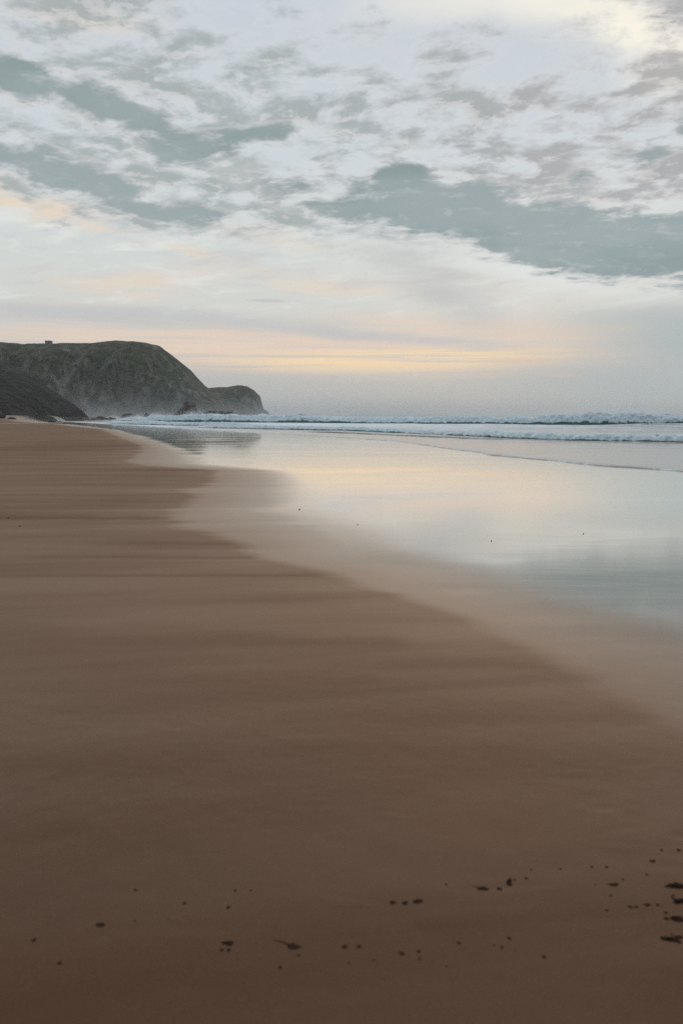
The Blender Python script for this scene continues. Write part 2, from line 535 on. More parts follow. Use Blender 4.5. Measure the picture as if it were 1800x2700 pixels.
# ------------------------------------------------------------------ shoreline and beach
ZS = -0.15                                    # still water level at the swash line
SHORE = np.array([(60, -150), (30, -40), (19, 0), (14.6, 10), (11.6, 18), (10.1, 23.6), (8.4, 27.1), (6.1, 34.2), (4.6, 45.5),
                  (2.5, 55), (-6, 72), (-20, 100), (-38, 140), (-58, 180), (-80, 225), (-97, 270), (-140, 350), (-250, 600),
                  (-900, 2000), (-2200, 4800)], float)
EDGE_A = np.array([(8.0, -20), (3.4, 0), (1.98, 3.0), (1.70, 3.82), (1.58, 4.13), (1.28, 5.11), (0.9, 6.06), (0.25, 7.0),
                   (-0.06, 7.56), (-0.3, 7.9), (-0.82, 8.53), (-1.09, 8.89), (-1.17, 9.23), (-1.4, 9.61), (-1.77, 10.06), (-2.13, 10.65),
                   (-2.29, 11.28), (-2.49, 12.14), (-2.71, 12.8), (-2.73, 14.14), (-3.2, 16.01), (-3.02, 17.28), (-3.45, 22.19),
                   (-6.2, 24.69), (-7.36, 27.13), (-8.17, 32.79), (-10.47, 41.42), (-17.07, 60.43), (-27, 90), (-55, 150), (-120, 270), (-900, 900)], float)
EDGE_C = np.array([(11.0, -20), (5.2, 0), (3.2, 4.2), (2.44, 5.55), (1.83, 6.35), (1.34, 7.64), (0.34, 9.22), (-1.0, 13.3),
                   (-1.4, 19.0), (-1.9, 22.3), (-4.8, 25.5), (-6.6, 33), (-9.3, 42), (-15.3, 60), (-25, 88), (-52, 150), (-110, 270), (-880, 900)], float)


def xs_at(pts, y):
    return np.interp(y, pts[:, 1], pts[:, 0])


def beach_z(x, y):
    d = (xs_at(SHORE, y) - x) * 0.87
    z = ZS + np.where(d > 0, 0.0088 * np.minimum(d, 40) + 0.004 * np.maximum(d - 40, 0), 0.03 * d)
    z = np.maximum(z, -8)
    # the back of the beach rises towards the bluff
    rise = sstep(120, 240, y) * sstep(-70, -112, x - 0.12 * (y - 200))
    return z + 1.5 * rise


def axis(lo, hi, f0, f1, step, ratio):
    a = list(np.arange(f0, f1, step))
    s, v = step, f1
    while v < hi:
        a.append(v); s *= ratio; v += s
    a.append(hi)
    s, v = step, f0
    b = []
    while v > lo:
        s *= ratio; v -= s; b.append(max(v, lo))
    return np.array(b[::-1] + a)


gx = axis(-1600, 500, -1.4, 2.2, 0.014, 1.045)
gy = axis(-120, 1400, 1.4, 4.2, 0.014, 1.016)
GX, GY = np.meshgrid(gx, gy)
GZ = beach_z(GX, GY)
# broad, very low undulation of the sand, and small scuffs in the foreground
damp = sstep(1.0, -0.2, (GX - xs_at(EDGE_A, GY)) / 1.0)
GZ += damp * (fbm(GX * 0.35, GY * 0.8, 0, 3, seed=3) - 0.5) * 0.02
near = sstep(6, 3, GY) * sstep(0.6, 1.2, GY) * sstep(4, 2.5, np.abs(GX))
GZ += near * (fbm(GX * 7, GY * 7, 0, 4, seed=9) - 0.5) * 0.004


def dent(cx, cy, rx, ry, depth, ang=0.0, rim=0.3):
    global GZ
    c, s = math.cos(ang), math.sin(ang)
    dx, dy = GX - cx, GY - cy
    p, q = (dx * c + dy * s) / rx, (-dx * s + dy * c) / ry
    r2 = p * p + q * q
    msk = r2 < 9
    GZ[msk] += (0.16 * (-depth * np.exp(-r2 * 1.6) + depth * rim * np.exp(-(np.sqrt(r2) - 1.35) ** 2 * 5)))[msk]


DENTS = [(0.53, 2.42, 0.16, 0.022, 0.008, 0.10), (0.47, 2.35, 0.12, 0.018, -0.004, 0.08), (1.02, 2.95, 0.06, 0.03, 0.008, 0), (1.05, 2.8, 0.05, 0.03, 0.006, 0.2),
         (1.0, 2.7, 0.09, 0.03, 0.006, -0.1), (1.25, 2.75, 0.06, 0.03, 0.010, 0.1), (1.22, 2.62, 0.07, 0.03, 0.010, 0), (1.1, 2.55, 0.06, 0.03, 0.006, 0.1),
         (0.95, 3.2, 0.10, 0.04, 0.006, 0.1), (0.8, 3.3, 0.06, 0.03, 0.005, 0.2), (1.3, 3.35, 0.09, 0.04, 0.007, 0.1), (0.22, 2.9, 0.09, 0.02, 0.006, -0.2),
         (0.05, 2.35, 0.12, 0.02, 0.006, -0.2), (-0.2, 2.4, 0.06, 0.03, 0.006, -0.3), (-0.45, 2.2, 0.2, 0.03, 0.003, 0.0), (-0.5, 2.6, 0.1, 0.015, 0.004, 0.0),
         (1.28, 2.42, 0.09, 0.03, 0.010, 0.05), (-0.1, 2.95, 0.1, 0.03, 0.004, 0.1)]
for dd in DENTS: dent(*dd)
xa, xc = xs_at(EDGE_A, GY), xs_at(EDGE_C, GY)
WET = (GX - xa) / np.maximum(xc - xa, 0.25)
WET = np.clip(WET, -6, 3.0)
# better drained, darker tongues of sand, lying across the slope of the beach
DRAINED = [(-6.5, -2.41, 11.69, 0.40, 1.0), (-4.71, -2.78, 14.06, 0.20, .6), (-2.9, -1.22, 9.4, 0.17, .8), (-3.4, -0.86, 8.44, 0.11, .8), (-3.6, -0.14, 7.46, 0.10, .8),
           (-18.0, -9.0, 38.0, 8.0, .7), (-10.56, -3.8, 22.47, 0.7, .6), (-8.14, -3.88, 17.28, 0.33, .4), (-2.4, 0.51, 5.19, 0.20, .7), (0.0, 1.39, 4.74, 0.17, .6),
           (-2.2, 0.3, 4.42, 0.17, .5), (-0.76, 1.62, 3.84, 0.14, .5), (-1.8, -0.5, 3.31, 0.15, .5)]
DRY = np.zeros_like(GX)
for x0, x1, yc, hw, a_ in DRAINED:
    xm, L_ = (x0 + x1) / 2, (x1 - x0) / 2
    yy = yc + 0.03 * (GX - xm) + hw * 0.8 * (fbm(GX * 0.8 / max(hw, 0.3), 0, yc, 3, seed=5) - 0.5)
    q = (GY - yy) / hw
    q = np.where(q > 0, q * 1.0, q * 1.6)
    DRY = np.maximum(DRY, a_ * np.exp(-q * q) * sstep(x0 - L_ * 0.3, x0 + L_ * 0.8, GX) * sstep(x1 + 0.25 * hw, x1 - 0.5 * hw - 0.1, GX))
# the draining channel under the bluff
ch = np.exp(-((GY - (150 + 0.10 * (GX + 62))) / 6.0) ** 2) * sstep(-95, -75, GX) * sstep(-40, -55, GX)
WET = WET + ch * 3.5
sand = grid_obj('sand', GX, GY, GZ, M_SAND, {'wet': WET, 'dry': DRY}, 'structure')


# ------------------------------------------------------------------ sea
def resample(P, steps):
    """polyline resampled with a step that depends on distance from the lens"""
    out = [P[0]]
    seg, t = 0, 0.0
    cur = P[0].copy()
    while seg < len(P) - 1:
        st = steps(cur)
        rem = P[seg + 1] - cur
        L = np.hypot(*rem)
        if L > st:
            cur = cur + rem / L * st
            out.append(cur.copy())
        else:
            seg += 1
            cur = P[seg].copy()
    out.append(P[-1])
    return np.array(out)


def smooth_poly(P, it=3):
    for _ in range(it):
        Q = [P[0]]
        for a, b in zip(P[:-1], P[1:]):
            Q += [a * 0.75 + b * 0.25, a * 0.25 + b * 0.75]
        Q.append(P[-1])
        P = np.array(Q)
    return P


def stepf(c):
    r = max(math.hypot(c[0], c[1]), 5)
    return r * 0.006 if r < 400 else r * 0.03


sp = resample(smooth_poly(SHORE, 2), stepf)
sx = sp[:, 0] + (fbm(sp[:, 1] * 0.22, 0, 1.0, 4, seed=21) - 0.5) * 1.1 * sstep(-30, 20, sp[:, 1]) + (fbm(sp[:, 1] * 1.3, 0, 5.0, 3, seed=22) - 0.5) * 0.16
sy = sp[:, 1]
tt = np.concatenate([[0.0, 0.008, 0.02, 0.04, 0.07, 0.11, 0.18, 0.3, 0.5], np.geomspace(0.8, 300, 170), np.geomspace(330, 6000, 20)])
SX = sx[:, None] + tt[None, :] * 0.94
SY = sy[:, None] + tt[None, :] * 0.34
lipn = 0.6 + 0.8 * fbm(sp[:, 1] * 1.8, 0, 3.0, 3, seed=23)
LIP = lipn[:, None] * 0.05 * np.sqrt(np.clip(tt / 0.11, 0, 1))[None, :] * (0.45 + 0.55 * np.exp(-tt / 0.6))[None, :]
T = np.broadcast_to(tt[None, :], SX.shape)
beach_at = beach_z(SX, SY)
SZ = np.maximum(beach_at, ZS - 0.01 + 0 * SX) * np.exp(-T / 8) + (ZS - 0.01) * (1 - np.exp(-T / 8))
SZ = np.maximum(SZ, np.where(T < 2, beach_at, -99)) - 0.004 + LIP + 0.004 * (T > 0)
swell = sstep(30, 90, T)
SZ += swell * (fbm(SX * 0.05, SY * 0.12, 0, 4, seed=31) - 0.5) * 0.7 + sstep(3, 12, T) * (fbm(SX * 0.5, SY * 0.9, 0, 4, seed=33) - 0.5) * 0.10
far_sw = sstep(60, 140, T) * np.exp(-T / 500)
SZ += far_sw * 0.35 * np.sin(T * 0.16 + 2.5 * fbm(SX * 0.01, SY * 0.02, 0, 2, seed=35) * 4)
FO = 0.26 + 0.25 * (fbm(SX * 0.12, SY * 0.25, 0, 4, seed=41) - 0.5) + 0.25 * np.exp(-T / 0.10)
FO = FO + 0.12 * sstep(8, 25, T) * (1 - sstep(60, 130, T)) - 0.25 * sstep(110, 220, T)
cross = np.exp(-((SX + 25) / 75.0) ** 2) * np.exp(-((SY - 150) / 70.0) ** 2)
FO = FO + 0.45 * cross
sea = grid_obj('sea', SX, SY, SZ, M_SEA, {'foam': FO, 'milk': 0.85 * np.exp(-(T / 45.0) ** 2)}, 'structure')


# ------------------------------------------------------------------ breaking waves
def wave_strip(pts, hmax, width, seed, foam0, step, taper=(0.1, 0.1), rag=0.45, green=0.0, back=3.0):
    P = resample(smooth_poly(np.array(pts, float), 3), lambda c: step)
    n = len(P)
    s = np.linspace(0, 1, n)
    tan = np.gradient(P, axis=0)
    tan /= np.linalg.norm(tan, axis=1)[:, None]
    nor = np.stack([tan[:, 1], -tan[:, 0]], 1)
    if nor[n // 2] @ np.array([0.94, 0.34]) < 0: nor = -nor      # points out to sea
    arc = np.arange(n) * step
    env = sstep(0, taper[0], s) * sstep(1, 1 - taper[1], s)
    hh = hmax * env * (0.55 + 0.9 * fbm(arc / 14, 0, seed, 4, seed=seed)) * (0.85 + 0.3 * fbm(arc / 2.2, 0, seed + 5, 3, seed=seed + 1))
    # profile across: foot -> front -> crest -> long back
    c = np.array([0, .03, .08, .13, .18, .24, .30, .36, .42, .48, .54, .60, .66, .73, .80, .90, 1.02, 1.16, 1.32, 1.5, 1.7, 1.95, 2.25, 2.6, 3.0])
    z = np.array([-.15, .05, .22, .38, .50, .61, .70, .78, .85, .90, .94, .97, .99, 1.0, .99, .97, .93, .87, .79, .70, .58, .44, .28, .10, -.2])
    cx = np.where(c <= .73, c, .73 + (c - .73) * back)
    wob = (fbm(arc / 6, 0, seed + 9, 4, seed=seed + 2) - 0.5) * width * 1.5
    Xc = P[:, 0][:, None] + nor[:, 0][:, None] * (cx * width + wob[:, None])
    Yc = P[:, 1][:, None] + nor[:, 1][:, None] * (cx * width + wob[:, None])
    Zc = ZS + z[None, :] * hh[:, None]
    A, C = np.broadcast_to(arc[:, None], Xc.shape), np.broadcast_to(cx[None, :] * width, Xc.shape)
    face = np.exp(-((c - 0.45) / 0.55) ** 2)[None, :] * hh[:, None]
    lump = (fbm(A * 1.5 / hmax, C * 1.5 / hmax, Zc / hmax * 1.5, 5, 0.6, seed=seed + 3) - 0.5)
    Zc = Zc + lump * rag * face * (c[None, :] > 0.02)
    push = (fbm(A * 2.2 / hmax, Zc * 2 / hmax, 3, 4, 0.6, seed=seed + 4) - 0.5) * rag * face * 1.4
    Xc = Xc - nor[:, 0][:, None] * push
    Yc = Yc - nor[:, 1][:, None] * push
    FOm = np.broadcast_to(np.interp(c, [0, .05, .12, .5, .9, 1.6, 3], [.15, .3, .84, .95, .70, .36, .22])[None, :], Xc.shape) * foam0
    patch = sstep(0.56, 0.70, fbm(arc / 18, 0, seed + 20, 3, seed=seed + 8))[:, None] * (c[None, :] < 0.55)
    FOm = FOm - green * patch
    return grid_obj('breaking_wave', Xc, Yc, Zc, M_FOAM, {'foam': FOm}, 'structure'), P, nor, hh


W_OUT = [(120, 128), (95, 138), (70, 143), (42, 148), (20, 158), (0, 170), (-25, 186), (-48, 200), (-75, 235)]
W_IN = [(36, 38), (27, 45), (21, 48.5), (14.8, 51.5), (9.4, 65), (4, 78), (0, 87), (-9, 95), (-17, 103), (-28, 122)]
_, P1, N1, H1 = wave_strip(W_OUT, 1.75, 2.2, 50, 1.0, 0.22, (0.05, 0.25), 0.5, 0.2)
_, P2, N2, H2 = wave_strip(W_IN, 0.42, 0.9, 60, 1.0, 0.11, (0.05, 0.3), 0.5, 0.1)
wave_strip([(-6, 112), (-20, 121), (-36, 140), (-52, 172)], 0.55, 1.2, 70, 0.95, 0.16, (0.2, 0.2), 0.5, 0.15)
wave_strip([(60, 168), (30, 182), (5, 196), (-25, 214), (-60, 246)], 1.2, 2.4, 80, 0.9, 0.3, (0.2, 0.2), 0.5, 0.2)
wave_strip([(240, 200), (180, 215), (130, 226), (85, 236)], 2.3, 4.5, 90, 0.45, 0.45, (0.2, 0.3), 0.25, 0.2, 2.0)
wave_strip([(100, 190), (80, 193), (62, 200)], 2.0, 2.8, 95, 1.0, 0.25, (0.25, 0.3), 0.5, 0.4)
# low inner ripple that crosses the shallow water
wave_strip([(10.6, 52), (6, 62), (1, 72), (-5, 82)], 0.10, 0.5, 99, 0.1, 0.08, (0.2, 0.2), 0.4, 0.0, 2.0)


# ------------------------------------------------------------------ headlands
def interp_sil(pts, xs):
    p = np.array(pts, float)
    return np.interp(xs, p[:, 0], p[:, 1])


def headland(name, sil, yr, front, mat, seed, xspan, ncol, gul, lump_a, back=180, pw=1.8, detail=1.0, rows=110):
    xs = np.linspace(xspan[0], xspan[1], ncol)
    H = interp_sil(sil, xs)
    H = H + (fbm(xs / 9, 0, seed, 4, seed=seed) - 0.5) * 1.2 * detail * sstep(0, 6, H)
    H = np.maximum(H, -3)
    t = np.concatenate([np.linspace(0, 1, rows), 1 + np.linspace(0.06, 1.0, 22)])
    TT, XX = np.meshgrid(t, xs)
    HH = H[:, None] * np.ones_like(TT)
    fr = front * (0.75 + 0.5 * fbm(xs / 55, 0, seed + 1, 3, seed=seed + 3))[:, None] * sstep(-2, 12, HH) + 3
    g = np.where(TT <= 1, 1 - (1 - np.clip(TT, 0, 1)) ** pw, 1 - 0.12 * (TT - 1) - 0.88 * sstep(1.75, 2.0, TT))
    Y = np.where(TT <= 1, yr - fr * (1 - TT), yr + (TT - 1) * back)
    XX = XX - 0.5 * np.maximum(Y - yr, 0)          # the land behind the ridge runs back inland
    Z = -3 + (HH + 3) * g
    env = np.sin(np.clip(TT, 0, 1) * math.pi) ** 0.6 * (TT <= 1)
    env = env * sstep(0, 15, HH)
    low = sstep(0.95, 0.25, TT)
    G = (ridged(XX / gul, Z / (gul * 5), seed, 4, seed=seed + 5) - 0.55) * 2
    B = (fbm(XX / (gul * 4), Z / (gul * 3), seed, 4, seed=seed + 7) - 0.5) * 2
    D = (fbm(XX / 3.0, Z / 5.0, Y / 5, 4, 0.6, seed=seed + 9) - 0.5) * 2
    dy = env * (G * gul * 0.7 * (0.25 + 0.75 * low) + B * lump_a * 1.2 + D * 1.8 * detail)
    Y = Y - dy
    Z = Z + env * ((fbm(XX / 6, Y / 8, 3, 4, seed=seed + 11) - 0.5) * 1.6 * detail)
    X = XX + env * (fbm(Y / 9, Z / 9, XX / 20, 3, seed=seed + 12) - 0.5) * 3 * detail
    return grid_obj(name, X, Y, Z, mat, None, 'structure')


def px(X, dep): return (X - 900) / 2100 * dep
def pz(Y, dep): return 1.5 + (1095 - Y) / 2100 * dep


SIL1 = [(-900, 900), (-300, 910), (0, 907), (75, 912), (140, 911), (200, 912), (280, 908), (340, 905), (400, 911), (430, 917), (445, 929), (480, 955),
        (510, 980), (530, 1003), (545, 1019), (556, 1027), (600, 1060), (640, 1085), (670, 1100)]
SIL1 = [(px(a, 650), pz(b, 650)) for a, b in SIL1]
headland('headland', SIL1, 650, 75, M_CLIFF, 100, (px(-900, 650), px(672, 650)), 620, 13, 9, 180, 2.3)
SIL2 = [(380, 1035), (540, 1030), (556, 1024), (600, 1022), (630, 1018), (655, 1019), (672, 1030), (688, 1046), (693, 1065), (697, 1079), (708, 1085), (716, 1099)]
SIL2 = [(px(a, 780), pz(b, 780)) for a, b in SIL2]
headland('headland', SIL2, 780, 50, M_CLIFF, 130, (px(400, 780), px(717, 780)), 200, 12, 7, 90, 1.9)
SIL3 = [(-1500, 700), (-700, 800), (-300, 868), (-60, 932), (0, 951), (40, 964), (80, 984), (120, 1010), (160, 1037), (200, 1066), (225, 1085), (243, 1104)]
SIL3 = [(px(a, 300), pz(b, 300)) for a, b in SIL3]
headland('bluff', SIL3, 300, 42, M_BLUFF, 160, (px(-1500, 300), px(246, 300)), 420, 7, 4, 120, 1.7, 0.6)


# ------------------------------------------------------------------ hut on the headland
def box_bm(bm, x0, x1, y0, y1, z0, z1, taper=0.0):
    vs = [bm.verts.new((x, y, z)) for z, t in ((z0, 0), (z1, taper)) for x, y in ((x0 + t, y0 + t), (x1 - t, y0 + t), (x1 - t, y1 - t), (x0 + t, y1 - t))]
    for f in ((3, 2, 1, 0), (4, 5, 6, 7), (0, 1, 5, 4), (1, 2, 6, 5), (2, 3, 7, 6), (3, 0, 4, 7)):
        bm.faces.new([vs[i] for i in f])


def bm_obj(name, bm, mat, parent=None, loc=(0, 0, 0), smooth=False):
    me = bpy.data.meshes.new(name)
    bm.normal_update()
    bm.to_mesh(me)
    bm.free()
    if smooth: me.polygons.foreach_set('use_smooth', np.ones(len(me.polygons), bool))
    me.materials.append(mat)
    o = bpy.data.objects.new(name, me)
    COL.objects.link(o)
    o.location = loc
    if parent: o.parent = parent
    return o


hut = bpy.data.objects.new('hut', None)
COL.objects.link(hut)
hut.location = (px(141, 655), 655, pz(911, 655) - 0.4)
tag(hut, 'small pale hut alone on the flat top of the headland', 'hut')
bm = bmesh.new(); box_bm(bm, -2.4, 2.4, 0, 4, -1.0, 2.3)
bm_obj('wall', bm, M_HUTWALL, hut)
bm = bmesh.new(); box_bm(bm, -2.75, 2.75, -0.35, 4.35, 2.302, 2.95, 0.7)
bm_obj('roof', bm, M_HUTROOF, hut)
bm = bmesh.new(); box_bm(bm, 0.4, 1.3, -0.06, 0.02, -0.2, 1.75)
bm_obj('door', bm, M_DARK, hut)


# ------------------------------------------------------------------ rocks
def rock(name, lumps, mat, label, seed, amp=0.28, freq=1.0, sub=4, cat='rock', group=None):
    """one mesh made of overlapping displaced lumps: (x, y, z, rx, ry, rz) in metres round the first lump's foot"""
    bm = bmesh.new()
    for i, (x, y, z, rx, ry, rz) in enumerate(lumps):
        r = bmesh.ops.create_icosphere(bm, subdivisions=sub, radius=1.0)
        co = np.array([v.co for v in r['verts']])
        n = co / np.linalg.norm(co, axis=1)[:, None]
        d = 1 + amp * 2 * (ridged(co[:, 0] * 1.3 * freq + i * 7, co[:, 1] * 1.3 * freq, co[:, 2] * 1.3 * freq, 4, seed=seed + i) - 0.6) \
            + amp * 0.9 * (fbm(co[:, 0] * 4 * freq, co[:, 1] * 4 * freq, co[:, 2] * 4 * freq + i, 4, 0.6, seed=seed + 40 + i) - 0.5)
        co = n * d[:, None] * np.array([rx, ry, rz]) + np.array([x, y, z])
        for v, c in zip(r['verts'], co): v.co = c
    o = bm_obj(name, bm, mat)
    tag(o, label, cat, group)
    return o


def place(o, x, y, z=ZS):
    o.location = (x, y, z)
    return o


ROCKDEP = 430
s_ = ROCKDEP / 2100
o = rock('sea_stack', [(0, 0, 2.2, 5.0, 4.5, 3.6), (1.0, 0.5, 4.6, 3.4, 3.0, 3.2), (-0.3, 0.3, 7.2, 1.7, 1.6, 1.9), (2.6, 0.3, 6.0, 1.9, 1.7, 2.2), (-4.2, 0, 1.0, 3.2, 3.0, 2.2), (4.5, .5, 1.2, 3.2, 2.6, 2.4)],
         M_ROCK_RED, 'tall reddish sea stack with a knobbly double top in front of the headland', 300, 0.32)
place(o, px(498, ROCKDEP), ROCKDEP)
o = rock('rock_reef', [(-8, 0, 0.6, 6, 4, 2.6), (0, 0, 0.8, 5.5, 4, 2.9), (5.5, 0, 1.0, 4.5, 3.6, 2.7), (10, 0, 0.7, 4.0, 3.4, 2.6), (14, 0, 0.2, 4.0, 3, 1.7), (17, 0, 0.0, 3, 2.5, 0.9)],
         M_ROCK, 'long low dark reef just to the seaward side of the reddish stack', 320, 0.3)
place(o, px(560, 440), 440)
o = rock('rock', [(0, 0, 0.3, 7, 4, 1.1), (-6, 0, 0.2, 5, 3, 0.8), (6, 1, 0.3, 5, 3, 0.9)], M_ROCK, 'flat wave-washed ledge at the landward foot of the reddish stack', 331, 0.3)
place(o, px(455, 415), 415)
o = rock('rock', [(0, 0, 0.6, 3.2, 2.6, 1.9), (2.2, 0, 0.3, 2.4, 2, 1.1), (-2, 0, 0.3, 2.0, 2, 0.9)], M_ROCK, 'pointed dark boulder in the surf left of a burst of white water', 340, 0.3)
place(o, px(345, 380), 380)
o = rock('rock', [(0, 0, 0.5, 1.5, 1.4, 1.8), (1.6, 0, 0.2, 2.2, 1.4, 0.8)], M_ROCK, 'small upright rock touching the white water below the headland', 345, 0.3)
place(o, px(391, 385), 385)
o = rock('rock', [(0, 0, 0.2, 1.6, 1.2, 1.0), (1.8, 0, 0.1, 1.4, 1.2, 0.6), (-1.6, 0, 0.0, 1.6, 1.2, 0.5)], M_ROCK, 'low black rock at the water edge nearest the foot of the bluff', 350, 0.3)
place(o, px(270, 300), 300)
o = rock('rock', [(0, 0, 0.2, 1.3, 1.2, 0.7), (1.2, 0, 0.1, 1.0, 1, 0.5)], M_ROCK, 'small low rock between bluff foot and pointed surf boulder', 352, 0.3)
place(o, px(296, 310), 310)
o = rock('boulder', [(0, 0, 0.5, 1.5, 1.1, 0.9), (-1.2, 0.2, 0.6, 1.2, 1.0, 0.9)], M_ROCK, 'largest black boulder on dry sand under the bluff, at the left edge', 360, 0.25)
place(o, -92, 216, float(beach_z(-92.0, 216.0)))
o = rock('boulder', [(0, 0, 0.15, 0.95, 0.7, 0.42), (0.7, 0, 0.08, 0.6, 0.5, 0.26)], M_ROCK, 'low black boulder on the sand beside the largest one', 365, 0.25)
place(o, -87.2, 212, float(beach_z(-87.2, 212.0)))
o = rock('boulder', [(0, 0, 0.16, 0.5, 0.45, 0.4), (0.45, 0, 0.05, 0.4, 0.3, 0.2)], M_ROCK, 'small dark boulder by itself at the edge of the draining channel', 368, 0.25)
place(o, px(140, 178), 178, float(beach_z(px(140, 178), 178.0)))
o = rock('islet', [(0, 0, 0.4, 5.5, 4, 2.2), (-3.5, 0, 0.6, 3.4, 3, 2.6), (4, 0, 0.2, 3.6, 3, 1.6)], M_ROCK, 'tiny grey islet alone in the sea off the headland tip', 370, 0.3, cat='islet')
place(o, px(801, 820), 820, -0.6)


# ------------------------------------------------------------------ spray and white water
def drops(name, centres, size, mat):
    c = np.asarray(centres)
    n = len(c)
    a = rng.normal(size=(n, 3, 3))
    a /= np.linalg.norm(a, axis=2)[:, :, None]
    sz = size * (0.4 + rng.random(n) ** 2 * 1.2)
    v = (c[:, None, :] + a * sz[:, None, None]).reshape(-1, 3).astype(np.float32)
    me = bpy.data.meshes.new(name)
    me.vertices.add(3 * n); me.vertices.foreach_set('co', v.ravel())
    me.loops.add(3 * n); me.loops.foreach_set('vertex_index', np.arange(3 * n, dtype=np.int32))
    me.polygons.add(n); me.polygons.foreach_set('loop_start', (np.arange(n) * 3).astype(np.int32))
    me.update()
    me.materials.append(mat)
    o = bpy.data.objects.new(name, me)
    COL.objects.link(o)
    o['kind'] = 'stuff'
    return o


pts = []
for P_, N_, H_, cnt, w in ((P1, N1, H1, 110000, 2.6), (P2, N2, H2, 5000, 1.1)):
    dens = fbm(np.arange(len(P_)) / 30, 0, 7, 4, seed=77) ** 5 * H_
    i = rng.choice(len(P_), cnt, p=dens / dens.sum())
    up = np.abs(rng.normal(size=cnt)) ** 1.3 * 0.36 * H_[i]
    off = w * 0.75 + rng.normal(size=cnt) * w * 0.4 + up * 1.2
    pts.append(np.stack([P_[i, 0] + N_[i, 0] * off, P_[i, 1] + N_[i, 1] * off, ZS + H_[i] * 0.88 + up], 1))
drops('spray', np.concatenate(pts), 0.035, M_SPRAY)
# the big plume thrown up by the outer breaker, on the seaward right
pl = []
for (cx, cy, w_, h_, n_) in ((82, 193, 9, 1.6, 16000), (70, 197, 6, 1.0, 6000), (95, 190, 7, 1.4, 6000)):
    q = rng.normal(size=(n_, 3))
    pl.append(np.stack([cx + q[:, 0] * w_ * 0.5, cy + q[:, 1] * 1.5, ZS + 1.6 + np.abs(q[:, 2]) * h_ * 0.75], 1))
drops('spray', np.concatenate(pl), 0.045, M_SPRAY)
# bursts against the rocks
pl = []
for (cx, cy, w_, h_, n_) in ((px(408, 392), 392, 3.6, 1.7, 9000), (px(305, 330), 330, 3.0, 0.9, 5000), (px(640, 450), 450, 7, 1.6, 8000), (px(370, 400), 400, 4, 0.8, 4000)):
    q = rng.normal(size=(n_, 3))
    pl.append(np.stack([cx + q[:, 0] * w_ * 0.5, cy + q[:, 1] * 1.0, ZS + 0.2 + np.abs(q[:, 2]) * h_ * 0.6], 1))
drops('white_water', np.concatenate(pl), 0.09, M_SPRAY)

# ------------------------------------------------------------------ scraps of weed, specks and pebbles on the sand
SCRAPS = [
    (-0.33, 2.13, 0.0165, 1.5, 'w', 'blackest scrap of weed on the near sand, left of the bottom centre'),
    (-0.72, 2.21, 0.0159, 1.7, 'w', 'slanting brown scrap on the left of the near sand'),
    (-0.89, 2.14, 0.0101, 1.1, 'w', 'round dark scrap closest to the left edge of the near sand'),
    (-0.78, 2.04, 0.0097, 1.2, 'w', 'lowest scrap on the left of the near sand'),
    (-0.35, 2.3, 0.0087, 1.2, 'w', 'small scrap straight above the blackest one'),
    (-0.14, 2.12, 0.0218, 1.9, 't', 'largest scrap at the bottom centre with a thin curved tail'),
    (0.01, 2.12, 0.0122, 1.4, 'w', 'scrap just right of the one with the curved tail'),
    (0.05, 2.12, 0.0095, 1.3, 'w', 'second scrap right of the curved tail, smaller than the first'),
    (0.17, 2.09, 0.0115, 1.3, 'w', 'scrap touching a smaller speck, left one of a close pair'),
    (0.22, 2.1, 0.0102, 1.1, 'w', 'right one of the close pair at the bottom centre'),
    (0.34, 2.14, 0.0097, 1.2, 'w', 'dark dot just under the faint straight scrape in the sand'),
    (0.57, 2.08, 0.0096, 1.3, 'w', 'lone scrap right of the scrape and lowest on that side'),
    (0.46, 2.41, 0.0196, 2.0, 't', 'slanting scrap trailing a thin stem to its left'),
    (0.51, 2.41, 0.0128, 1.1, 'w', 'round black scrap right of the stem-trailing one'),
    (0.55, 2.45, 0.0184, 0.6, 'w', 'upright curl of weed right of the round black scrap'),
    (0.61, 2.47, 0.0093, 1.2, 'w', 'small scrap at the upper right end of the curl'),
    (0.16, 2.33, 0.0145, 1.4, 'w', 'left lump of the faint cluster of three'),
    (0.2, 2.33, 0.0131, 1.3, 'w', 'middle lump of the faint cluster of three'),
    (0.24, 2.34, 0.0190, 1.3, 'w', 'right and largest lump of the faint cluster of three'),
    (0.89, 2.44, 0.0173, 1.9, 'w', 'pale brown smear of weed left of the right-edge clumps'),
    (0.9, 2.32, 0.0122, 1.2, 'w', 'left scrap of the short row below the brown smear'),
    (0.92, 2.32, 0.0084, 1.4, 'w', 'smallest scrap of the short row below the brown smear'),
    (0.96, 2.33, 0.0138, 1.5, 'w', 'right scrap of the short row below the brown smear'),
    (1.07, 2.58, 0.0125, 1.2, 'w', 'topmost scrap near the right edge of the sand'),
    (1.09, 2.43, 0.0288, 1.7, 'c', 'black curved clump of weed topmost at the right edge'),
    (1.06, 2.43, 0.0128, 1.6, 'w', 'little scrap left of the topmost right-edge clump'),
    (1.07, 2.35, 0.0250, 2.0, 'c', 'brown clump second from top at the right edge'),
    (0.99, 2.26, 0.0113, 1.3, 'w', 'little scrap left of the third right-edge clump'),
    (1.02, 2.26, 0.0213, 1.3, 'c', 'loose clump third from top at the right edge'),
    (0.96, 2.16, 0.0249, 1.9, 'c', 'broad flat clump lowest at the right edge'),
    (0.99, 2.17, 0.0148, 1.6, 'w', 'scrap beside the lowest clump, cut by the right edge'),
]
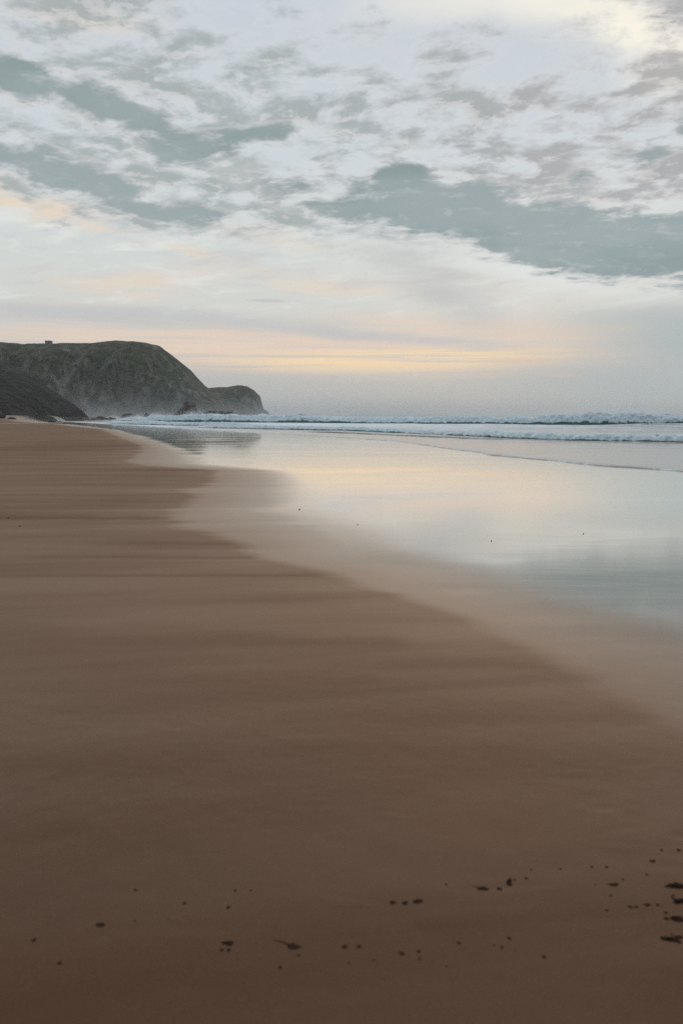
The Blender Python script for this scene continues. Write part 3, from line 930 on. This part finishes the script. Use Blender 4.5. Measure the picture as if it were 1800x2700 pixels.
SPECKS = [(-0.66, 2.39, 0.0055), (-0.49, 2.32, 0.0053), (-0.34, 2.39, 0.0047), (-0.34, 2.1, 0.0056), (-0.32, 2.1, 0.0074), (-0.12, 2.08, 0.0049), (-0.17, 2.03, 0.0060), (0.34, 2.43, 0.0048), (0.57, 2.46, 0.0042), (0.49, 2.16, 0.0064), (0.46, 2.12, 0.0044), (0.99, 2.33, 0.0056), (-0.29, 2.39, 0.0041), (0.74, 2.53, 0.0051), (0.64, 2.52, 0.0043), (0.85, 2.54, 0.0058), (0.9, 2.54, 0.0051), (1.02, 2.5, 0.0051), (1.06, 2.38, 0.0057), (1.0, 2.29, 0.0056), (0.29, 2.04, 0.0036), (0.44, 2.13, 0.0031), (0.22, 2.07, 0.0037), (0.09, 2.06, 0.0036), (0.02, 2.05, 0.0030), (-0.62, 2.23, 0.0039), (0.93, 2.47, 0.0043), (0.86, 2.38, 0.0056), (0.82, 2.3, 0.0048), (1.13, 2.65, 0.0054), (1.19, 2.65, 0.0070), (0.83, 2.44, 0.0043), ]
PEBBLES = [
    (-0.69, 13.03, 0.0219, 'tiny dark pebble in the pale sheen, leftmost on the wet film'),
    (0.23, 11.23, 0.0135, 'tiny dark pebble in the golden reflection near the middle of the film'),
    (1.86, 9.78, 0.0144, 'tiny dark pebble in the pale reflection right of the middle'),
    (3.21, 10.47, 0.0158, 'tiny dark pebble in the grey reflection, rightmost on the film'),
    (-4.38, 10.76, 0.0195, 'tiny dark lower pebble of two on the damp sand at the left edge'),
    (-4.89, 11.61, 0.0211, 'tiny dark upper pebble of two on the damp sand at the left edge'),
]

def lump_bm(rx, ry, rz, seed, sub=2, amp=0.5):
    bm = bmesh.new()
    r = bmesh.ops.create_icosphere(bm, subdivisions=sub, radius=1.0)
    co = np.array([v.co for v in r['verts']])
    d = 1 + amp * 2 * (fbm(co[:, 0] * 1.3 + seed, co[:, 1] * 1.3, co[:, 2] * 1.3, 3, 0.6, seed=seed) - 0.5)
    co = co * d[:, None] * np.array([rx, ry, rz])
    for v, c in zip(r['verts'], co): v.co = c
    return bm


def strand_bm(pts, r0, r1, sides=5):
    bm = bmesh.new()
    rings = []
    for i, p in enumerate(pts):
        f = i / (len(pts) - 1)
        r = r0 + (r1 - r0) * f
        rings.append([bm.verts.new((p[0] + 0.3 * r * math.cos(a), p[1] + r * math.cos(a), p[2] + r * 0.7 * math.sin(a)))
                      for a in [2 * math.pi * j / sides for j in range(sides)]])
    for a, b in zip(rings[:-1], rings[1:]):
        for j in range(sides):
            bm.faces.new((a[j], a[(j + 1) % sides], b[(j + 1) % sides], b[j]))
    bm.faces.new(rings[0][::-1]); bm.faces.new(rings[-1])
    return bm


def sand_z(x, y):
    i = min(max(int(np.searchsorted(gx, x)), 1), len(gx) - 1)
    j = min(max(int(np.searchsorted(gy, y)), 1), len(gy) - 1)
    return float(GZ[j - 1:j + 1, i - 1:i + 1].mean())


for n_i, (x, y, r, asp, kind, lab) in enumerate(SCRAPS):
    rx, ry = r * math.sqrt(asp) * 0.95, r / math.sqrt(asp) * 1.15
    r *= 0.68 if kind == 'c' else 0.66
    rx, ry = r * math.sqrt(asp) * 0.95, r / math.sqrt(asp) * 1.1
    bm = lump_bm(rx * 0.9, ry * 0.85, r * 0.20, 500 + n_i, 3, 1.3)
    o = bm_obj('seaweed_scrap' if kind != 'c' else 'seaweed_clump', bm, M_WEED if (kind == 'c' or 'black' in lab) else M_WEED_BROWN, None, (x, y, sand_z(x, y) + r * 0.03), True)
    if kind != 'c': o.rotation_euler = (0, 0, random.uniform(-0.4, 0.4))
    tag(o, lab, 'seaweed', 'scraps of dark seaweed on the near sand')
    if kind == 't':
        L_ = rx * 2.6
        ps = [(-rx * 0.5 - L_ * q, ry * 0.3 + 0.35 * L_ * (math.sin(q * 1.5)) * 0.9, -0.05 * r + 0.001) for q in np.linspace(0, 1, 9)]
        bm_obj('stem', strand_bm(ps, r * 0.16, r * 0.05), M_WEED, o, smooth=True)
    if kind == 'c':
        for q in range(5):
            a = random.uniform(-0.5, 0.5) + (math.pi if q % 2 else 0)
            L_ = rx * random.uniform(1.0, 1.7)
            bend = random.uniform(-1, 1)
            ps = [(L_ * t * math.cos(a + bend * t), L_ * t * math.sin(a + bend * t), r * (0.25 - 0.3 * t)) for t in np.linspace(0.1, 1, 7)]
            bm_obj('frond', strand_bm(ps, r * 0.24, r * 0.05), M_WEED, o, smooth=True)

speck0 = None
for x, y, r in SPECKS:
    if speck0 is None:
        o = speck0 = bm_obj('shell_speck', lump_bm(1, 0.85, 0.6, 700, 2, 0.5), M_PEBBLE, None, smooth=True)
        tag(o, 'tiny dark speck, one of many strewn across the near sand', 'speck', 'tiny dark specks strewn over the near sand')
    else:
        o = speck0.copy()
        COL.objects.link(o)
    o.location = (x, y, sand_z(x, y) + r * 0.15)
    o.scale = (r * random.uniform(0.8, 1.3), r * random.uniform(0.8, 1.2), r * 0.5)
    o.rotation_euler = (0, 0, random.uniform(0, 6))

for n_i, (x, y, r, lab) in enumerate(PEBBLES):
    o = bm_obj('pebble', lump_bm(r * 0.6, r * 0.55, r * 0.35, 800 + n_i, 2, 0.4), M_PEBBLE, None, (x, y, sand_z(x, y) + r * 0.3), True)
    tag(o, lab, 'pebble', 'lone pebbles out on the wet sand')

# ------------------------------------------------------------------ salt mist hanging along the foot of the headland
bm = bmesh.new()
box_bm(bm, -380, 190, 345, 860, -2, 40)
bm.normal_update()
mm, km = new_mat('sea_mist')
xm, ym, zm = km.sep(pos(km))
pv = km.n('ShaderNodeVolumePrincipled')
pv.inputs['Color'].default_value = (0.95, 0.97, 0.97, 1)
fall = km.m('POWER', 2.718, zm.max(0.0) * -0.16)
side = km.ss(xm, -380, -300) * km.ss(xm, 190, 90) * km.ss(ym, 345, 420)
nm = km.noise(km.xyz(xm * 0.02, ym * 0.012, zm * 0.05), 1.0, 3, 0.5)
km.put(pv.inputs['Density'], fall * side * km.ss(nm, 0.3, 0.7, 0.4, 1.6) * 0.0026)
om = km.n('ShaderNodeOutputMaterial')
km.t.links.new(pv.outputs[0], om.inputs['Volume'])
mist = bm_obj('mist', bm, mm)
mist['kind'] = 'stuff'

# ------------------------------------------------------------------ haze
bm = bmesh.new()
box_bm(bm, -2300, 6200, -200, 6900, -10, 75)
bm.normal_update()
mh, kh = new_mat('sea_haze')
pv = kh.n('ShaderNodeVolumePrincipled')
pv.inputs['Color'].default_value = (0.93, 0.96, 0.97, 1)
pv.inputs['Density'].default_value = 0.00012
pv.inputs['Anisotropy'].default_value = 0.2
oh = kh.n('ShaderNodeOutputMaterial')
kh.t.links.new(pv.outputs[0], oh.inputs['Volume'])
haze = bm_obj('haze', bm, mh)
haze['kind'] = 'stuff'
